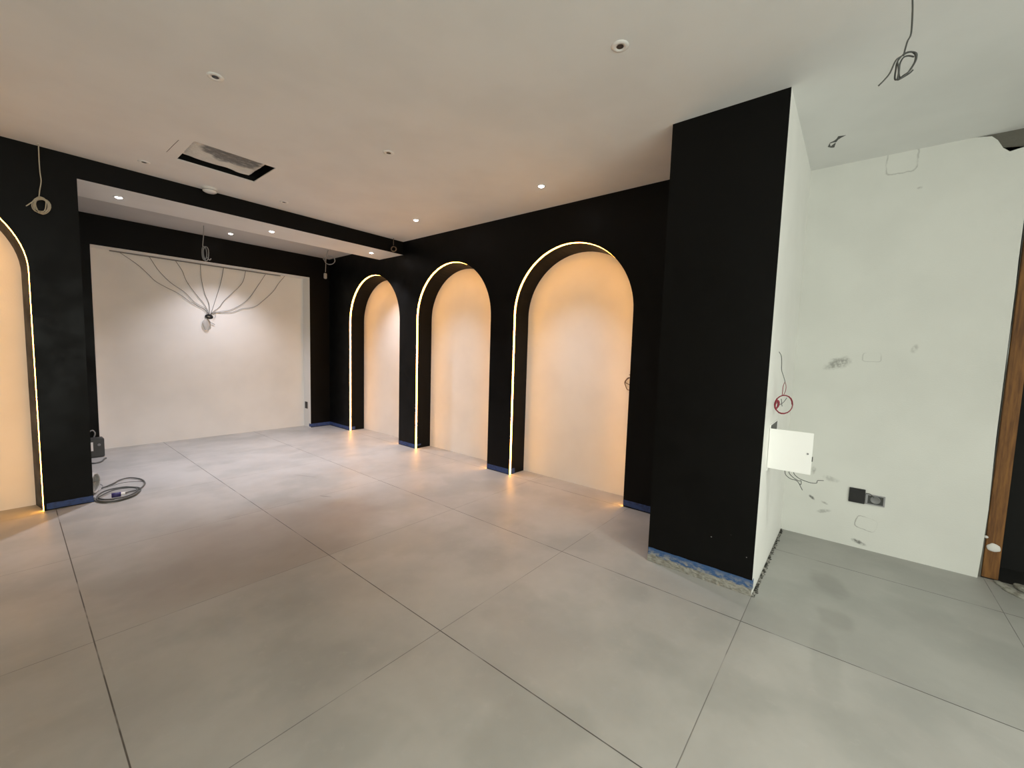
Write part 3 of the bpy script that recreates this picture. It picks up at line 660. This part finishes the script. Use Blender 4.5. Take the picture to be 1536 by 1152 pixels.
t = thing('loose_cables', (3.25, YP - 0.01, 0.78), 'three thin dark cables hanging out below the open white cabinet door', 'cable')
for p_ in ([(3.200, 0.309, 0.780), (3.200, 0.293, 0.745), (3.200, 0.266, 0.724), (3.200, 0.237, 0.720), (3.200, 0.220, 0.707), (3.200, 0.207, 0.682), (3.200, 0.197, 0.664)], [(3.220, 0.291, 0.780), (3.220, 0.275, 0.752), (3.220, 0.251, 0.729), (3.220, 0.222, 0.715), (3.220, 0.210, 0.718), (3.220, 0.209, 0.694), (3.220, 0.220, 0.696)], [(3.210, 0.271, 0.786), (3.210, 0.246, 0.753), (3.210, 0.217, 0.732), (3.210, 0.183, 0.723), (3.210, 0.156, 0.719), (3.210, 0.129, 0.724), (3.210, 0.124, 0.741), (3.210, 0.094, 0.748)]):
    obj('cable', T([(p_[0][0], YP - 0.004, 0.80)] + p_, 0.0022, 6), M['cable_dark'], t, True)
t = thing('hanging_wires', (3.6, 0.37, 1.5), 'red wires wound in a ring with a dark tail, on white pillar side', 'wiring')
bm = bmesh.new()
c = Vector([(3.237, 0.340, 1.199)][0]); rv = Vector((R_[0], R_[1], 0)).normalized()
tube(bm, coil(c, rv, ux, 0.0585, 0.062, 4.2, 0.004, 31), 0.0024, 6)
obj('ring', bm, M['cable_red'], t, True)
bm = bmesh.new(); c2 = Vector([(2.914, 0.340, 1.225)][0])
tube(bm, coil(c2, rv * 0.6 + ux * 0.4, ux, 0.012, 0.024, 6, 0.006, 33), 0.003, 6); obj('binding', bm, M['cable_red'], t, True)
obj('loop', T([(3.122, 0.340, 1.263), (3.130, 0.340, 1.290), (3.135, 0.340, 1.323), (3.212, 0.340, 1.346), (3.285, 0.340, 1.316), (3.272, 0.340, 1.285), (3.173, 0.340, 1.260)], 0.002, 6), M['cable_red'], t, True)
o = obj('tail', T([(2.830, 0.340, 1.537), (2.930, 0.340, 1.516), (2.973, 0.340, 1.476), (3.000, 0.340, 1.431), (3.088, 0.340, 1.397), (3.187, 0.340, 1.361), (3.214, 0.340, 1.343)], 0.002, 6), M['cable_dark'], t, True)
obj('tail', T([(3.328, 0.335, 1.236), (3.155, 0.335, 1.218), (2.921, 0.335, 1.218)], 0.002, 6), M['cable_dark'], t)
obj('tail', T([(3.048, 0.335, 1.249), (3.085, 0.335, 1.220), (3.118, 0.335, 1.198)], 0.002, 6), M['cable_dark'], t)

# sockets low on the white wall
t = thing('wall_socket', (XR, -0.095, 0.425), 'square black socket plate low on the white right wall', 'socket')
z = [[(4.286, -0.053, 0.485), (4.286, -0.136, 0.485), (4.286, -0.136, 0.361), (4.286, -0.054, 0.358)]][0]
obj('plate', B(XR - 0.012, XR - 0.0005, -0.143, -0.043, 0.367, 0.483, bevel=0.002), M['blackp'], t)
obj('insert', B(XR - 0.014, XR - 0.0115, -0.128, -0.058, 0.385, 0.465, bevel=0.001), M['blackp'], t)
t = thing('back_box', (XR, -0.2, 0.41), 'open grey flush back box with round socket, right of the black plate', 'socket')
obj('box_frame', boxes((XR - 0.008, XR - 0.0005, -0.262, -0.146, 0.445, 0.453), (XR - 0.008, XR - 0.0005, -0.262, -0.146, 0.372, 0.380), (XR - 0.008, XR - 0.0005, -0.160, -0.146, 0.380, 0.445), (XR - 0.008, XR - 0.0005, -0.262, -0.252, 0.380, 0.445)), M['steel'], t)
obj('cavity', B(XR - 0.003, XR - 0.0005, -0.252, -0.160, 0.380, 0.445), M['dgreyp'], t)
bm = bmesh.new(); lathe(bm, (XR - 0.003, -0.205, 0.413), [(0.031, 0), (0.031, -0.004), (0.027, -0.006), (0.024, -0.002), (0.001, -0.002)], 28, axis='X')
for v_ in bm.verts: v_.co.z = 0.413 + (v_.co.z - 0.413) * 0.95
obj('socket_insert', bm, M['greyp'], t, True)
obj('loose_wire', T([(XR - 0.006, -0.147, 0.455), (XR - 0.012, -0.165, 0.458), (XR - 0.008, -0.18, 0.45), (XR - 0.006, -0.195, 0.43)], 0.003, 6), M['cable_dark'], t)

# ------------------------------------------------------------------ doorway
t = thing('timber_post', (4.36, -0.86, 0), 'raw orange-brown timber door post with white plaster blob near its foot', 'post')
bm = B(4.33, 4.43, -0.885, -0.806, 0.0, 2.62, bevel=0.003); obj('post', bm, M['timber'], t)
bm = bmesh.new(); bmesh.ops.create_icosphere(bm, subdivisions=3, radius=1, matrix=Matrix.Translation((4.329, -0.845, 0.225)) @ Matrix.Diagonal((0.008, 0.034, 0.03, 1)))
for v_ in bm.verts: v_.co += Vector((0, 1, 1)) * 0.006 * mn.noise(v_.co * 40)
obj('plaster_blob', bm, M['white'], t, True)
bm = bmesh.new(); bmesh.ops.create_icosphere(bm, subdivisions=3, radius=1, matrix=Matrix.Translation((4.30, -0.800, 0.30)) @ Matrix.Diagonal((0.012, 0.011, 0.009, 1)))
tag(obj('plaster_lump', bm, M['white'], None, True), 'small white plaster lump stuck on the broken right edge of white wall', 'plaster lump')
rnd = random.Random(12)
for (x_, y_, sx, sy, sz, lab) in [(4.235, -0.90, 0.05, 0.03, 0.014, 'flat broken mortar slab on the floor at foot of the timber post'), (4.165, -0.925, 0.06, 0.035, 0.016, 'middle broken mortar slab on the floor at the dark doorway threshold'),
        (4.24, -0.985, 0.045, 0.03, 0.03, 'chunky broken mortar lump behind the slabs in the dark doorway')]:
    bm = bmesh.new(); bmesh.ops.create_icosphere(bm, subdivisions=3, radius=1, matrix=Matrix.Translation((x_, y_, sz * 0.4)) @ Matrix.Rotation(0.5, 4, 'Z') @ Matrix.Diagonal((sx * 1.3, sy, sz, 1)))
    for v_ in bm.verts: v_.co += Vector((1, 1, 0.4)) * 0.018 * mn.noise(v_.co * 22); v_.co.z = max(v_.co.z, 0)
    tag(obj('mortar_chunk', bm, M['rough_plaster']), lab, 'rubble', 'broken mortar at the doorway')

# ------------------------------------------------------------------ things on the alcove floor
t = thing('coiled_cable', (0.66, 5.5, 0), 'dark grey cable coiled on the floor with a purple plug, beside black column', 'cable')
paths = [[(0.460, 5.393, 0.006), (0.454, 5.303, 0.006), (0.479, 5.214, 0.006), (0.531, 5.169, 0.006), (0.599, 5.153, 0.006), (0.668, 5.179, 0.006), (0.734, 5.247, 0.006), (0.780, 5.360, 0.006), (0.791, 5.458, 0.006), (0.756, 5.532, 0.006), (0.700, 5.596, 0.006), (0.625, 5.609, 0.006), (0.560, 5.583, 0.006), (0.510, 5.511, 0.006), (0.481, 5.404, 0.006), (0.505, 5.298, 0.006), (0.568, 5.233, 0.006)],
         [(0.563, 5.191, 0.018), (0.635, 5.199, 0.018), (0.703, 5.247, 0.018), (0.746, 5.326, 0.018), (0.763, 5.418, 0.018), (0.737, 5.482, 0.018), (0.677, 5.516, 0.018), (0.614, 5.515, 0.018), (0.559, 5.464, 0.018), (0.503, 5.384, 0.018), (0.466, 5.307, 0.018), (0.489, 5.198, 0.018), (0.557, 5.135, 0.018), (0.642, 5.159, 0.018), (0.709, 5.207, 0.018), (0.763, 5.309, 0.018)],
         [(0.540, 5.681, 0.012), (0.589, 5.733, 0.012), (0.649, 5.809, 0.012), (0.684, 5.875, 0.012), (0.737, 5.918, 0.012), (0.784, 5.913, 0.012), (0.835, 5.829, 0.012), (0.857, 5.723, 0.012), (0.853, 5.603, 0.012), (0.829, 5.509, 0.012), (0.794, 5.431, 0.012), (0.748, 5.385, 0.012), (0.695, 5.368, 0.012), (0.666, 5.344, 0.012)],
         [(0.546, 5.655, 0.020), (0.601, 5.668, 0.020), (0.657, 5.707, 0.020), (0.718, 5.725, 0.020), (0.780, 5.694, 0.020), (0.841, 5.642, 0.020)]]
rr = (0.0065, 0.0065, 0.0065, 0.003)
bm = bmesh.new()
for p_, r_ in zip(paths, rr): tube(bm, smooth_path(p_), r_, 8)
obj('cable', bm, M['cable_dark'], t, True)
a, b = [(0.564, 5.281, 0.030), (0.628, 5.276, 0.030)]
bm = bmesh.new(); tube(bm, [a, Vector(a).lerp(Vector(b), 0.45), Vector(a).lerp(Vector(b), 0.5), Vector(a).lerp(Vector(b), 0.6), b], 0.022, 14)
o = obj('plug', bm, M['purple'], t, True); o['label'] = 'purple-blue plug'
bm = bmesh.new(); dv = (Vector(b) - Vector(a)).normalized(); tube(bm, [Vector(b), Vector(b) + dv * 0.03], 0.015, 12); obj('plug_end', bm, M['whitep'], t)
# roll of white cable standing behind the column
c = Vector((0.430, 5.545, 0.108))
t = thing('cable_roll', (c.x, c.y, 0), 'roll of white cable standing on its edge behind the black column corner', 'cable')
bm = bmesh.new(); seg = 10
for i in range(5):
    tube(bm, [c + Vector((0.012 + 0.010 * i, 0, 0)) + Vector((0.42 * math.cos(a_), 0.85 * math.cos(a_), 1.05 * math.sin(a_))) * (0.092 - 0.003 * abs(i - 2)) for a_ in [2 * PI * k / 32 for k in range(33)]], 0.0085, 8)
o = obj('roll', bm, M['cable_roll'], t, True)
obj('loose_end', T([c + Vector((0.03, 0.05, -0.10)), c + Vector((0.10, 0.12, -0.108)), c + Vector((0.13, 0.3, -0.108)), c + Vector((0.06, 0.55, -0.108))], 0.005, 6), M['cable_grey'], t)
# grey box by the back wall
t = thing('junction_box', (0.62, 7.33, 0), 'dark grey electrical box with white sticker on the floor behind column', 'junction box')
obj('body', B(0.50, 0.735, 7.26, 7.42, 0.004, 0.235, bevel=0.006), M['dgreyp'], t)
obj('lid', B(0.505, 0.73, 7.252, 7.262, 0.01, 0.229, bevel=0.003), M['dgreyp'], t)
obj('sticker', boxes((0.602, 0.632, 7.2495, 7.2522, 0.09, 0.20)), M['whitep'], t)
bm = bmesh.new(); lathe(bm, (0.685, 7.2515, 0.16), [(0.016, 0), (0.014, -0.006), (0.001, -0.007)], 16, axis='Y'); obj('knob', bm, M['greyp'], t)
t = thing('floor_cable', (0.6, 7.1, 0), 'short grey cable curled on the floor before the dark grey box', 'cable')
obj('cable', T([(0.567, 7.024, 0.008), (0.587, 6.924, 0.008), (0.623, 6.906, 0.008), (0.659, 6.935, 0.008), (0.685, 6.992, 0.008), (0.709, 7.081, 0.008), (0.728, 7.120, 0.008)], 0.009, 8), M['cable_dark'], t, True)
t = thing('wall_cable', (0.6, 7.49, 0.4), 'grey cable arching from behind column onto the dark grey box', 'cable')
obj('cable', T([(0.617, 7.470, 0.294), (0.641, 7.470, 0.314), (0.657, 7.470, 0.312), (0.672, 7.470, 0.281), (0.666, 7.470, 0.237), (0.649, 7.470, 0.211), (0.631, 7.470, 0.202)] , 0.008, 8), M['cable_grey'], t, True)
